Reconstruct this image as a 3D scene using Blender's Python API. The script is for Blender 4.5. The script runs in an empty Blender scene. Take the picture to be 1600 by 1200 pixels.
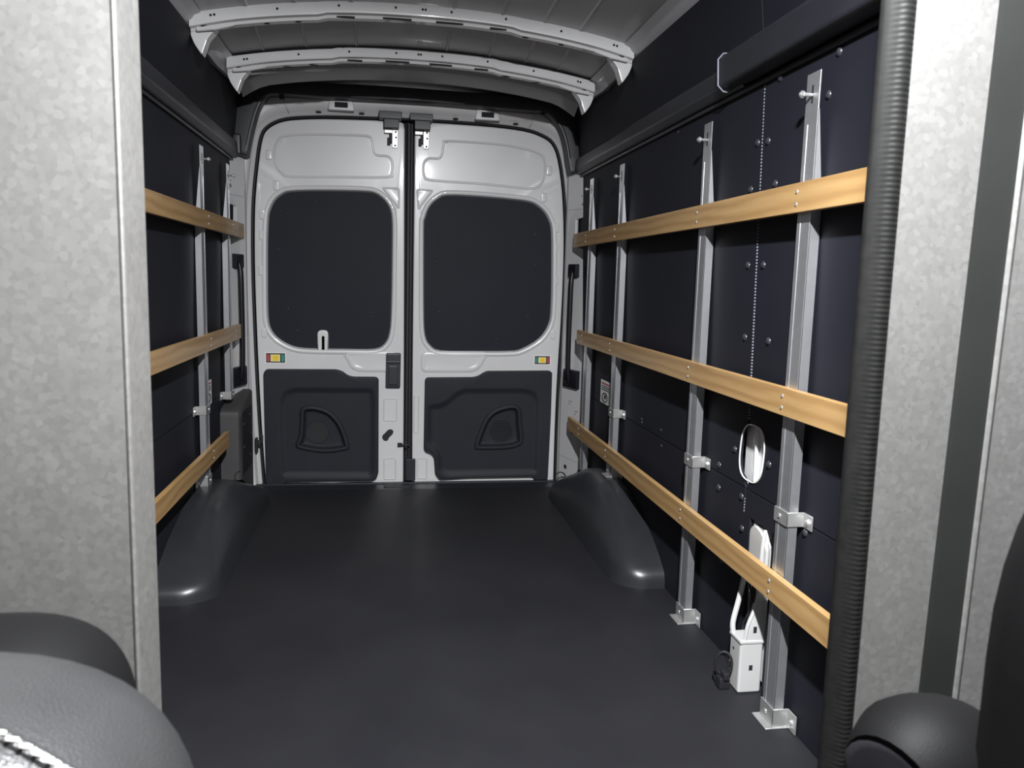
import bpy, bmesh, math, random
from mathutils import Vector, Matrix
random.seed(7)
SC = bpy.context.scene
COL = SC.collection
R = math.radians

# ------------------------------------------------------------------ camera
CAM = bpy.data.cameras.new('camera')
cam = bpy.data.objects.new('camera', CAM)
COL.objects.link(cam)
_yaw, _pitch, _roll = R(9.1004), R(-7.4970), R(1.5392)
_f = Vector((math.sin(_yaw) * math.cos(_pitch), math.cos(_yaw) * math.cos(_pitch), math.sin(_pitch)))
_r = Vector((math.cos(_yaw), -math.sin(_yaw), 0))
_u = _r.cross(_f)
_rr = math.cos(_roll) * _r + math.sin(_roll) * _u
_uu = -math.sin(_roll) * _r + math.cos(_roll) * _u
cam.matrix_world = Matrix(((_rr.x, _uu.x, -_f.x, -0.11897), (_rr.y, _uu.y, -_f.y, -4.17766),
                           (_rr.z, _uu.z, -_f.z, 1.08787), (0, 0, 0, 1)))
CAM.sensor_width = 36.0
CAM.lens = 36.0 * 1233.8 / 1600.0
CAM.clip_start = 0.05
CAM.dof.use_dof = True
CAM.dof.focus_distance = 3.2
CAM.dof.aperture_fstop = 9.0
SC.camera = cam

# ------------------------------------------------------------------ world and exposure
WORLD = bpy.data.worlds.new('world')
SC.world = WORLD
WORLD.use_nodes = True
WORLD.node_tree.nodes['Background'].inputs[0].default_value = (0.92, 0.93, 0.95, 1)
WORLD.node_tree.nodes['Background'].inputs[1].default_value = 0.28
SC.view_settings.view_transform = 'Standard'
SC.view_settings.look = 'None'
SC.view_settings.gamma = 1.0
SC.view_settings.use_curve_mapping = False
SC.view_settings.exposure = 0.0
LAMP_POS = (0.15, -3.72, 2.08)
LAMP_W = 208.0

# ------------------------------------------------------------------ materials
def new_mat(name, col, rough=0.5, metal=0.0, coat=0.0, spec=0.5):
    m = bpy.data.materials.new(name)
    m.use_nodes = True
    b = m.node_tree.nodes['Principled BSDF']
    b.inputs['Base Color'].default_value = (*col, 1)
    b.inputs['Roughness'].default_value = rough
    b.inputs['Metallic'].default_value = metal
    b.inputs['Coat Weight'].default_value = coat
    b.inputs['Coat Roughness'].default_value = 0.07
    b.inputs['Specular IOR Level'].default_value = spec
    return m

def nd(m, t, **kw):
    n = m.node_tree.nodes.new(t)
    for k, v in kw.items():
        setattr(n, k, v)
    return n

def lk(m, a, b):
    m.node_tree.links.new(a, b)

def coords(m, scale=(1, 1, 1)):
    tc = nd(m, 'ShaderNodeTexCoord')
    mp = nd(m, 'ShaderNodeMapping')
    mp.inputs['Scale'].default_value = scale
    lk(m, tc.outputs['Object'], mp.inputs['Vector'])
    return mp.outputs['Vector']

def noise(m, scale, detail=4, sc=(1, 1, 1), rough=0.55):
    n = nd(m, 'ShaderNodeTexNoise')
    n.inputs['Scale'].default_value = scale
    n.inputs['Detail'].default_value = detail
    n.inputs['Roughness'].default_value = rough
    lk(m, coords(m, sc), n.inputs['Vector'])
    return n

def ramp(m, fac, stops):
    r = nd(m, 'ShaderNodeValToRGB')
    while len(r.color_ramp.elements) < len(stops):
        r.color_ramp.elements.new(0.5)
    for e, (p, c) in zip(r.color_ramp.elements, stops):
        e.position = p
        e.color = (*c, 1)
    lk(m, fac, r.inputs['Fac'])
    return r.outputs['Color']

def bump(m, height, strength=0.2, dist=0.002):
    b = nd(m, 'ShaderNodeBump')
    b.inputs['Strength'].default_value = strength
    b.inputs['Distance'].default_value = dist
    lk(m, height, b.inputs['Height'])
    lk(m, b.outputs['Normal'], m.node_tree.nodes['Principled BSDF'].inputs['Normal'])

def setin(m, sock, out):
    lk(m, out, m.node_tree.nodes['Principled BSDF'].inputs[sock])

MAT = {}
def mottled(name, a, b, scale, rough, bumpsc=None, bstr=0.15, bd=0.001, **kw):
    m = new_mat(name, a, rough, **kw)
    setin(m, 'Base Color', ramp(m, noise(m, scale).outputs['Fac'], [(0.3, a), (0.7, b)]))
    if bumpsc:
        bump(m, noise(m, bumpsc, 3).outputs['Fac'], bstr, bd)
    MAT[name] = m
    return m

mottled('black_panel', (0.0085, 0.0092, 0.0145), (0.0108, 0.0115, 0.0175), 3, 0.66, 400, 0.12, 0.0006, spec=0.2)
mottled('black_plastic', (0.012, 0.013, 0.018), (0.016, 0.017, 0.022), 6, 0.45, 500, 0.12, 0.0005)
mottled('arch_plastic', (0.017, 0.018, 0.021), (0.022, 0.023, 0.026), 6, 0.34, 600, 0.15, 0.0005)
mottled('door_trim', (0.015, 0.0165, 0.022), (0.018, 0.0195, 0.026), 5, 0.6, 600, 0.2, 0.0006, spec=0.25)
mottled('window_board', (0.0085, 0.0105, 0.017), (0.0110, 0.0130, 0.020), 4, 0.6, 300, 0.1, 0.0004, spec=0.2)
mottled('box_plastic', (0.045, 0.044, 0.046), (0.055, 0.054, 0.055), 6, 0.6, 600, 0.2, 0.0005)
mottled('seal', (0.006, 0.006, 0.009), (0.009, 0.009, 0.012), 20, 0.6)
mottled('rubber_trim', (0.005, 0.005, 0.005), (0.008, 0.008, 0.0075), 60, 0.55, spec=0.15)
m = mottled('rubber_floor', (0.0085, 0.0086, 0.0112), (0.0142, 0.0143, 0.0168), 2.2, 0.58, 700, 0.35, 0.0008, spec=0.3)
mottled('white_paint', (0.60, 0.60, 0.605), (0.63, 0.63, 0.635), 3, 0.34, coat=0.6)
mottled('roof_paint', (0.42, 0.42, 0.44), (0.47, 0.47, 0.485), 2.5, 0.42, coat=0.15)
mottled('aluminium', (0.52, 0.53, 0.55), (0.58, 0.59, 0.61), 30, 0.36, metal=0.85)
mottled('bracket_steel', (0.46, 0.46, 0.455), (0.55, 0.55, 0.54), 40, 0.40, metal=0.75)
mottled('bolt_steel', (0.62, 0.62, 0.62), (0.74, 0.74, 0.74), 40, 0.3, metal=0.8)
mottled('dark_hole', (0.006, 0.006, 0.008), (0.008, 0.008, 0.010), 10, 0.8)
mottled('white_plastic', (0.62, 0.62, 0.61), (0.66, 0.66, 0.65), 10, 0.35)
mottled('rivet_black', (0.022, 0.023, 0.03), (0.03, 0.031, 0.038), 60, 0.32)
mottled('perforation', (0.16, 0.17, 0.21), (0.22, 0.23, 0.27), 50, 0.5)
mottled('sticker_white', (0.70, 0.70, 0.68), (0.74, 0.74, 0.72), 20, 0.45)
mottled('sticker_black', (0.01, 0.01, 0.012), (0.014, 0.014, 0.016), 20, 0.45)
mottled('sticker_red', (0.36, 0.05, 0.06), (0.42, 0.06, 0.07), 20, 0.45)
mottled('sticker_yellow', (0.80, 0.55, 0.02), (0.84, 0.60, 0.03), 20, 0.45)
mottled('sticker_cream', (0.78, 0.70, 0.35), (0.82, 0.74, 0.4), 20, 0.45)
mottled('sticker_green', (0.03, 0.22, 0.17), (0.04, 0.26, 0.2), 20, 0.45)
mottled('stitch_thread', (0.42, 0.41, 0.37), (0.5, 0.49, 0.45), 60, 0.8)
mottled('handle_black', (0.006, 0.006, 0.010), (0.008, 0.008, 0.012), 8, 0.4, spec=0.35)
mottled('pillar_paint', (0.40, 0.40, 0.395), (0.43, 0.43, 0.425), 6, 0.35, coat=0.3)
mottled('seat_shell', (0.0030, 0.0030, 0.0032), (0.0042, 0.0042, 0.0044), 8, 0.6, 500, 0.3, 0.001, spec=0.08)
mottled('grey_gasket', (0.010, 0.011, 0.010), (0.013, 0.014, 0.013), 5, 0.7, spec=0.15)

# leather with a fine grain
m = new_mat('leather', (0.045, 0.046, 0.048), 0.36)
v = nd(m, 'ShaderNodeTexVoronoi'); v.inputs['Scale'].default_value = 420
lk(m, coords(m), v.inputs['Vector'])
bump(m, v.outputs['Distance'], 0.35, 0.0012)
setin(m, 'Base Color', ramp(m, noise(m, 8).outputs['Fac'], [(0.3, (0.016, 0.0165, 0.017)), (0.7, (0.022, 0.0225, 0.023))]))
MAT['leather'] = m

# galvanised sheet with spangle
m = new_mat('galvanised', (0.5, 0.5, 0.48), 0.42, metal=0.8)
v = nd(m, 'ShaderNodeTexVoronoi'); v.inputs['Scale'].default_value = 140
lk(m, coords(m), v.inputs['Vector'])
n = noise(m, 24, 6)
mx = nd(m, 'ShaderNodeMix', data_type='FLOAT')
mx.inputs['Factor'].default_value = 0.5
lk(m, v.outputs['Color'], mx.inputs['A']); lk(m, n.outputs['Fac'], mx.inputs['B'])
setin(m, 'Base Color', ramp(m, mx.outputs['Result'], [(0.2, (0.30, 0.295, 0.285)), (0.55, (0.355, 0.35, 0.34)), (0.85, (0.42, 0.415, 0.40))]))
bump(m, n.outputs['Fac'], 0.12, 0.001)
MAT['galvanised'] = m

# poplar slats: grain runs along Y
m = new_mat('poplar', (0.5, 0.33, 0.15), 0.42, coat=0.15)
w = nd(m, 'ShaderNodeTexWave', wave_type='BANDS', bands_direction='Z')
w.inputs['Scale'].default_value = 9; w.inputs['Distortion'].default_value = 5.5
w.inputs['Detail'].default_value = 3; w.inputs['Detail Scale'].default_value = 1.2
oi = nd(m, 'ShaderNodeObjectInfo')
ad = nd(m, 'ShaderNodeVectorMath', operation='ADD')
mu = nd(m, 'ShaderNodeVectorMath', operation='SCALE')
cb = nd(m, 'ShaderNodeCombineXYZ')
for i in range(3):
    lk(m, oi.outputs['Random'], cb.inputs[i])
lk(m, cb.outputs[0], mu.inputs[0]); mu.inputs['Scale'].default_value = 7.0
lk(m, coords(m, (1.0, 0.22, 1.0)), ad.inputs[0]); lk(m, mu.outputs[0], ad.inputs[1])
lk(m, ad.outputs[0], w.inputs['Vector'])
c1 = ramp(m, w.outputs['Fac'], [(0.0, (0.355, 0.210, 0.083)), (0.45, (0.415, 0.255, 0.104)), (1.0, (0.445, 0.282, 0.121))])
n = noise(m, 60, 5, (1, 0.05, 1))
c2 = ramp(m, n.outputs['Fac'], [(0.3, (0.84, 0.82, 0.8)), (0.65, (1, 1, 1))])
mm = nd(m, 'ShaderNodeMix', data_type='RGBA', blend_type='MULTIPLY')
mm.inputs['Factor'].default_value = 0.8
lk(m, c1, mm.inputs['A']); lk(m, c2, mm.inputs['B'])
setin(m, 'Base Color', mm.outputs['Result'])
bump(m, n.outputs['Fac'], 0.08, 0.0006)
MAT['poplar'] = m

# ------------------------------------------------------------------ mesh helpers
WO = {}          # world origin of each object

def tag(o, label, cat, group=None, kind=None):
    o['label'] = label
    if cat: o['category'] = cat
    if group: o['group'] = group
    if kind: o['kind'] = kind
    return o

def link(o, loc, parent):
    COL.objects.link(o)
    loc = Vector(loc)
    WO[o] = loc
    if parent is not None:
        o.parent = parent
        o.location = loc - WO[parent]
    else:
        o.location = loc
    return o

def empty(name, loc, label, cat, group=None, kind=None):
    o = bpy.data.objects.new(name, None)
    o.empty_display_size = 0.05
    link(o, loc, None)
    return tag(o, label, cat, group, kind)

def add(name, vf, mat, parent=None, ang=38, origin=None, label=None, cat=None, group=None, kind=None):
    V, F = vf
    V = [Vector(p) for p in V]
    if origin is None:
        lo = [min(p[i] for p in V) for i in range(3)]; hi = [max(p[i] for p in V) for i in range(3)]
        origin = Vector([(a + b) / 2 for a, b in zip(lo, hi)])
    origin = Vector(origin)
    me = bpy.data.meshes.new(name)
    me.from_pydata([p - origin for p in V], [], F)
    bm = bmesh.new(); bm.from_mesh(me)
    bmesh.ops.recalc_face_normals(bm, faces=bm.faces)
    bm.to_mesh(me); bm.free()
    if ang:
        me.polygons.foreach_set('use_smooth', [True] * len(me.polygons))
        me.set_sharp_from_angle(angle=R(ang))
    me.materials.append(MAT[mat])
    o = bpy.data.objects.new(name, me)
    link(o, origin, parent)
    if ang and ang < 50:
        wn = o.modifiers.new('weighted_normal', 'WEIGHTED_NORMAL')
        wn.keep_sharp = True
        wn.weight = 90
    if label: tag(o, label, cat, group, kind)
    elif kind: o['kind'] = kind
    return o

def shared(name, vf, mat, ang=38):
    V, F = vf
    me = bpy.data.meshes.new(name)
    me.from_pydata(V, [], F)
    bm = bmesh.new(); bm.from_mesh(me)
    bmesh.ops.recalc_face_normals(bm, faces=bm.faces)
    bm.to_mesh(me); bm.free()
    me.polygons.foreach_set('use_smooth', [True] * len(me.polygons))
    me.set_sharp_from_angle(angle=R(ang))
    me.materials.append(MAT[mat])
    return me

def inst(name, me, loc, parent, rot=None, scale=None):
    o = bpy.data.objects.new(name, me)
    link(o, loc, parent)
    if rot: o.rotation_euler = rot
    if scale: o.scale = scale
    return o

def merge(*parts):
    V, F = [], []
    for v, f in parts:
        k = len(V)
        V += list(v)
        F += [tuple(i + k for i in q) for q in f]
    return V, F

def bm_out(bm):
    bm.verts.index_update()
    V = [v.co.copy() for v in bm.verts]
    F = [tuple(v.index for v in f.verts) for f in bm.faces]
    bm.free()
    return V, F

def box(x0, x1, y0, y1, z0, z1, bev=0.0, seg=2):
    bm = bmesh.new()
    bmesh.ops.create_cube(bm, size=1)
    for v in bm.verts:
        v.co = Vector(((x0 + x1) / 2 + v.co.x * (x1 - x0), (y0 + y1) / 2 + v.co.y * (y1 - y0), (z0 + z1) / 2 + v.co.z * (z1 - z0)))
    if bev:
        bmesh.ops.bevel(bm, geom=list(bm.edges), offset=bev, segments=seg, affect='EDGES', profile=0.5)
    return bm_out(bm)

def xform(vf, mtx):
    return [mtx @ Vector(p) for p in vf[0]], vf[1]

def tube(path, rad, n=8, closed=False, flat=None):
    path = [Vector(p) for p in path]
    L = len(path)
    V, F = [], []
    t0 = (path[1] - path[0]).normalized()
    a = Vector((0, 0, 1)) if abs(t0.z) < 0.9 else Vector((0, 1, 0))
    nrm = t0.cross(a).normalized()
    for i, p in enumerate(path):
        if closed:
            t = (path[(i + 1) % L] - path[i - 1]).normalized()
        else:
            t = (path[min(i + 1, L - 1)] - path[max(i - 1, 0)]).normalized()
        nrm = (nrm - t * nrm.dot(t)).normalized()
        b = t.cross(nrm)
        r = rad[i] if isinstance(rad, (list, tuple)) else rad
        for k in range(n):
            an = 2 * math.pi * k / n
            V.append(p + nrm * (math.cos(an) * r) + b * (math.sin(an) * r))
    for i in range(L if closed else L - 1):
        j = (i + 1) % L
        for k in range(n):
            F.append((i * n + k, i * n + (k + 1) % n, j * n + (k + 1) % n, j * n + k))
    if not closed:
        F.append(tuple(range(n)))
        F.append(tuple(range((L - 1) * n, L * n)))
    return V, F

def lathe(prof, n=12):
    """prof: (radius, height) list about Z"""
    V, F = [], []
    for r, h in prof:
        for k in range(n):
            a = 2 * math.pi * k / n
            V.append((r * math.cos(a), r * math.sin(a), h))
    for i in range(len(prof) - 1):
        for k in range(n):
            F.append((i * n + k, i * n + (k + 1) % n, (i + 1) * n + (k + 1) % n, (i + 1) * n + k))
    F.append(tuple(range((len(prof) - 1) * n, len(prof) * n)))
    F.append(tuple(range(n)))
    return V, F

def area2(l):
    return sum(l[i][0] * l[(i + 1) % len(l)][1] - l[(i + 1) % len(l)][0] * l[i][1] for i in range(len(l)))

def inset(l, d):
    """offset closed loop inwards by d (negative = outwards)"""
    s = 1 if area2(l) > 0 else -1
    out = []
    n = len(l)
    for i in range(n):
        p0, p1, p2 = Vector(l[i - 1]), Vector(l[i]), Vector(l[(i + 1) % n])
        e1 = (p1 - p0); e2 = (p2 - p1)
        if e1.length < 1e-9 or e2.length < 1e-9:
            out.append(tuple(p1)); continue
        e1.normalize(); e2.normalize()
        n1 = Vector((-e1.y, e1.x)) * s; n2 = Vector((-e2.y, e2.x)) * s
        b = n1 + n2
        if b.length < 1e-6:
            out.append(tuple(p1)); continue
        b.normalize()
        k = d / max(0.45, b.dot(n1))
        out.append((p1.x + b.x * k, p1.y + b.y * k))
    return out

def rloop(pts, r=0.01, n=4):
    """closed polygon with rounded corners; a point may carry its own radius as third value"""
    out = []
    N = len(pts)
    for i in range(N):
        p0, p1, p2 = Vector(pts[i - 1][:2]), Vector(pts[i][:2]), Vector(pts[(i + 1) % N][:2])
        rr = pts[i][2] if len(pts[i]) > 2 else r
        a = p0 - p1; b = p2 - p1
        t = min(rr, a.length * 0.48, b.length * 0.48)
        if t < 1e-5:
            out.append(tuple(p1)); continue
        A = p1 + a.normalized() * t; B = p1 + b.normalized() * t
        for k in range(n + 1):
            s = k / n
            q = A * (1 - s) ** 2 + p1 * 2 * s * (1 - s) + B * s * s
            out.append((q.x, q.y))
    return out

def catmull(pts, k=4, closed=True):
    out = []
    N = len(pts)
    P = [Vector(p) for p in pts]
    rng = range(N) if closed else range(N - 1)
    for i in rng:
        p0 = P[i - 1] if (closed or i > 0) else P[0]
        p1 = P[i]; p2 = P[(i + 1) % N]
        p3 = P[(i + 2) % N] if (closed or i + 2 < N) else P[-1]
        for s in range(k):
            t = s / k
            q = 0.5 * ((2 * p1) + (p2 - p0) * t + (2 * p0 - 5 * p1 + 4 * p2 - p3) * t * t + (3 * p1 - p0 - 3 * p2 + p3) * t ** 3)
            out.append(tuple(q))
    if not closed:
        out.append(tuple(P[-1]))
    return out

def loft(loops, cap0=True, cap1=True, closed=True):
    V, F = [], []
    n = len(loops[0])
    for l in loops:
        V += [Vector(p) for p in l]
    for i in range(len(loops) - 1):
        for k in range(n if closed else n - 1):
            F.append((i * n + k, i * n + (k + 1) % n, (i + 1) * n + (k + 1) % n, (i + 1) * n + k))
    def cap(base):
        bm = bmesh.new()
        vs = [bm.verts.new(V[base + k]) for k in range(n)]
        es = [bm.edges.new((vs[k], vs[(k + 1) % n])) for k in range(n)]
        bmesh.ops.triangle_fill(bm, use_beauty=True, use_dissolve=False, edges=es)
        bm.verts.index_update()
        for f in bm.faces:
            F.append(tuple(base + v.index for v in f.verts))
        bm.free()
    if cap0: cap(0)
    if cap1: cap((len(loops) - 1) * n)
    return V, F

def plate(outer, holes=(), fr=None, w0=0.0, w1=-0.01, bev=0.002, back=True):
    bm = bmesh.new()
    def ring(loop, w):
        return [bm.verts.new(Vector(fr(u, v, w))) for u, v in loop]
    def walls(a, b):
        n = len(a)
        for i in range(n):
            bm.faces.new((a[i], a[(i + 1) % n], b[(i + 1) % n], b[i]))
    fe, be = [], []
    def chain(loop, sgn):
        if bev > 0:
            r0 = ring(inset(loop, sgn * bev), w0)
            rm = ring(inset(loop, sgn * bev * 0.3), w0 - bev * 0.3)
            r1 = ring(loop, w0 - bev)
            walls(r0, rm); walls(rm, r1)
        else:
            r0 = r1 = ring(loop, w0)
        r2 = ring(loop, w1)
        walls(r1, r2)
        n = len(r0)
        for i in range(n):
            e = bm.edges.get((r0[i], r0[(i + 1) % n])); fe.append(e)
            e = bm.edges.get((r2[i], r2[(i + 1) % n])); be.append(e)
    chain(outer, 1)
    for h in holes:
        chain(h, -1)
    bmesh.ops.triangle_fill(bm, use_beauty=True, use_dissolve=False, edges=fe)
    if back:
        bmesh.ops.triangle_fill(bm, use_beauty=True, use_dissolve=False, edges=be)
    return bm_out(bm)

def fr_y(y0): return lambda u, v, w: (u, y0 - w, v)                 # faces the camera side (-Y)
def fr_xr(x0): return lambda u, v, w: (x0 - w, u, v)                # right wall, faces -X
def fr_xl(x0): return lambda u, v, w: (-x0 + w, u, v)               # left wall, faces +X
def fr_z(z0): return lambda u, v, w: (u, v, z0 + w)

def interp(tab, t):
    if t <= tab[0][0]: return tab[0][1]
    for (a, va), (b, vb) in zip(tab, tab[1:]):
        if t <= b:
            s = (t - a) / (b - a)
            return va + (vb - va) * s
    return tab[-1][1]

def ellipse(cx, cy, rx, ry, n=20):
    return [(cx + rx * math.cos(2 * math.pi * k / n), cy + ry * math.sin(2 * math.pi * k / n)) for k in range(n)]

# shared little meshes (axis +Z is the visible side)
ME_SCREW = shared('screw', lathe([(0.0052, 0.0), (0.0052, 0.0012), (0.0030, 0.0022), (0.0012, 0.0012)], 10), 'bolt_steel')
ME_RIVET = shared('rivet', lathe([(0.0105, 0.0), (0.0100, 0.002), (0.0075, 0.0045), (0.0035, 0.006)], 12), 'rivet_black')
ME_BOLT = shared('bolt', merge(lathe([(0.0042, 0.0), (0.0042, 0.034), (0.002, 0.035)], 8),
                               xform(lathe([(0.0085, 0.0), (0.0085, 0.006), (0.006, 0.0075)], 6), Matrix.Translation((0, 0, 0.024)))), 'bolt_steel')
ME_NUT = shared('nut', lathe([(0.009, 0.0), (0.009, 0.001), (0.0065, 0.001), (0.0065, 0.006), (0.003, 0.0075)], 8), 'bolt_steel')
ME_HOLE = shared('hole', lathe([(0.0045, 0.0), (0.0045, 0.0008), (0.002, 0.0009)], 10), 'dark_hole')
FACE_L = (0, R(-90), 0)      # +Z -> -X   (things on the right wall)
FACE_R = (0, R(90), 0)       # +Z -> +X   (things on the left wall)
FACE_F = (R(90), 0, 0)       # +Z -> -Y   (things on the doors)

# ------------------------------------------------------------------ floor
add('floor', box(-0.93, 0.93, -3.45, -0.155, -0.03, 0.0, 0.004), 'rubber_floor',
    label='black rubber mat covering the whole cargo floor', cat='floor', kind='structure')
sill = add('trim_1', merge(box(-0.86, 0.86, -0.153, 0.09, -0.04, -0.002, 0.004), box(-0.80, 0.80, -0.045, -0.030, -0.004, 0.004, 0.002)), 'black_plastic',
           label='black step plate along the foot of the rear doors', cat='sill', kind='structure')
add('striker_plate', plate(rloop([(-0.135, -0.12), (0.02, -0.12), (0.0, -0.055), (-0.115, -0.055)], 0.02), (), fr_z(-0.002), 0.006, 0, 0.003), 'seal', sill)

# ------------------------------------------------------------------ side walls
def wallx(z):
    return interp([(0.0, 0.877), (0.53, 0.877), (1.62, 0.856), (1.72, 0.850), (1.96, 0.815)], z)
SEAM = -2.150
def oval_pts(n=40):
    out = []
    for k in range(n):
        a = 2 * math.pi * k / n
        cu, su = math.cos(a), math.sin(a)
        u = -2.178 + 0.070 * math.copysign(abs(cu) ** 0.7, cu)
        v = 0.632 + 0.080 * math.copysign(abs(su) ** 0.7, su)
        out.append((u - 0.12 * (v - 0.632), v))
    return out

def make_wall(side):
    s = side
    nm = 'wall_right' if s > 0 else 'wall_left'
    fr = (lambda u, v, w: (s * (wallx(v) - w), u, v))
    if s > 0:
        back = merge(box(0.915, 0.935, -3.45, 0.05, 0.0, 2.05))
        lab = 'black panelled right cargo wall with rivets and dotted seam'
    else:
        back = merge(box(-0.935, -0.915, -3.45, 0.05, 0.0, 2.05))
        lab = 'black panelled left cargo wall behind the two rearmost posts'
    w = add(nm, back, 'black_panel', label=lab, cat='wall', kind='structure')
    def panel(pts):
        return add('panel', plate(pts, (), fr, 0.0, -0.008, 0.0015), 'black_panel', w)
    g = 0.0015
    ov = oval_pts()
    if s > 0:
        rear = [p for p in ov if p[0] > SEAM + g]; front = [p for p in ov if p[0] < SEAM - g]
        rear.sort(key=lambda p: -math.atan2(p[1] - 0.632, p[0] + 2.178)); front.sort(key=lambda p: math.atan2(p[1] - 0.632, -(p[0] + 2.178)))
        mr = [(-0.10, 0.528), (-0.10, 1.635), (SEAM + g, 1.635)] + rear + [(SEAM + g, 0.528)]
        front_sorted = sorted(front, key=lambda p: p[1] if True else 0)
        front.sort(key=lambda p: math.atan2(p[1] - 0.632, -(p[0] + 2.178)))
        mf = [(-3.24, 0.528), (SEAM - g, 0.528)] + front + [(SEAM - g, 1.635), (-3.24, 1.635)]
        p_mr = panel(mr); p_mf = panel(mf)
        p_lr = panel([(-0.10, 0.0), (-0.10, 0.525), (SEAM + g, 0.525), (SEAM + g, 0.452), (-2.188, 0.452), (-2.188, 0.0)])
        p_lf = panel([(-3.24, 0.0), (-2.318, 0.0), (-2.318, 0.43), (-2.29, 0.452), (SEAM - g, 0.452), (SEAM - g, 0.525), (-3.24, 0.525)])
        p_ur = panel([(-0.10, 1.638), (-0.10, 1.95), (SEAM + g, 1.95), (SEAM + g, 1.638)])
        p_uf = panel([(-3.24, 1.638), (SEAM - g, 1.638), (SEAM - g, 1.95), (-3.24, 1.95)])
        riv = [(-2.102, 1.145), (-2.192, 1.145), (-2.103, .947), (-2.242, .947), (-2.072, .621), (-1.97, .55), (-1.975, .481), (-2.13, .497), (-2.279, .625),
               (-2.145, .408), (-2.477, .505), (-2.029, .274), (-1.224, .557), (-1.229, .545), (-1.449, .557), (-1.46, .5), (-2.5, 1.602), (-2.235, 1.611),
               (-2.125, 1.469), (-2.185, 1.464), (-2.466, 1.519), (-2.097, 1.35), (-2.236, 1.35), (-1.522, 1.602), (-2.232, 1.769), (-1.944, 1.75)]
        for y, z in riv:
            par = (p_ur if y > SEAM else p_uf) if z > 1.64 else ((p_mr if y > SEAM else p_mf) if z > 0.526 else (p_lr if y > SEAM else p_lf))
            small = y > -1.6 or z > 1.7
            inst('rivet', ME_RIVET, (wallx(z), y, z), par, FACE_L, (0.55,) * 3 if small else None)
        # dotted joint between the panels
        dots = []
        z = 0.46
        while z < 1.94:
            if not (0.545 < z < 0.72) and not (1.625 < z < 1.735) and not (0.50 < z < 0.545):
                x = wallx(z)
                dots.append(box(x - 0.0012, x + 0.002, SEAM - 0.0022, SEAM + 0.0022, z, z + 0.0045))
            z += 0.0085
        add('perforation', merge(*dots), 'perforation', w, ang=0, kind='stuff')
        # body pillar seen through the two cut-outs
        pil = add('body_pillar', merge(box(0.893, 0.912, -2.33, -2.10, 0.02, 0.76, 0.004)), 'white_paint', w)
        add('pillar_fold', tube([(0.892, -2.165, 0.72), (0.888, -2.178, 0.67), (0.888, -2.182, 0.56), (0.892, -2.184, 0.50)], 0.006, 8), 'white_paint', pil)
        rim = [(wallx(v) - 0.001, u, v) for u, v in ov]
        add('opening_rim', tube(rim, 0.0022, 6, closed=True), 'white_plastic', w)
    else:
        panel([(-0.10, 0.528), (-0.10, 1.635), (SEAM + g, 1.635), (SEAM + g, 0.528)])
        panel([(-3.24, 0.528), (SEAM - g, 0.528), (SEAM - g, 1.635), (-3.24, 1.635)])
        panel([(-0.10, 0.0), (-0.10, 0.525), (SEAM + g, 0.525), (SEAM + g, 0.0)])
        panel([(-3.24, 0.0), (SEAM - g, 0.0), (SEAM - g, 0.525), (-3.24, 0.525)])
        panel([(-0.10, 1.638), (-0.10, 1.95), (SEAM + g, 1.95), (SEAM + g, 1.638)])
        panel([(-3.24, 1.638), (SEAM - g, 1.638), (SEAM - g, 1.95), (-3.24, 1.95)])
    return w
wall_r = make_wall(1)
wall_l = make_wall(-1)

# horizontal rail covers
def rail_profile(y0, y1, prof, s):
    a = [(s * x, y0, z) for x, z in prof]; b = [(s * x, y1, z) for x, z in prof]
    return loft([a, b])
prof_a = rloop([(0.852, 1.628), (0.838, 1.628), (0.832, 1.640), (0.824, 1.655), (0.828, 1.705), (0.852, 1.722)], 0.006)
prof_l = rloop([(0.858, 1.614), (0.845, 1.614), (0.845, 1.627), (0.858, 1.630)], 0.004)
prof_b = rloop([(0.852, 1.632), (0.800, 1.640), (0.796, 1.715), (0.806, 1.728), (0.852, 1.732)], 0.012)
add('trim_2', merge(rail_profile(-0.10, -2.06, prof_a, 1), rail_profile(-0.10, -3.24, prof_l, 1)), 'black_plastic',
    label='slim black rail along the right wall running back to the doors', cat='rail', kind='structure')
t3 = add('trim_3', rail_profile(-1.985, -3.24, prof_b, 1), 'black_plastic',
    label='thicker black rail cover on the right wall nearest the camera', cat='rail', kind='structure')
clip = [(0.848, -1.983, 1.735), (0.806, -1.983, 1.732), (0.792, -1.983, 1.715), (0.796, -1.983, 1.645), (0.812, -1.983, 1.630), (0.835, -1.983, 1.628)]
add('end_clip', tube(clip, 0.0022, 6), 'perforation', t3)
add('trim_4', merge(rail_profile(-0.10, -3.24, prof_a, -1), rail_profile(-0.10, -3.24, prof_l, -1)), 'black_plastic',
    label='slim black rail along the dark left wall above the posts', cat='rail', kind='structure')

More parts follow.
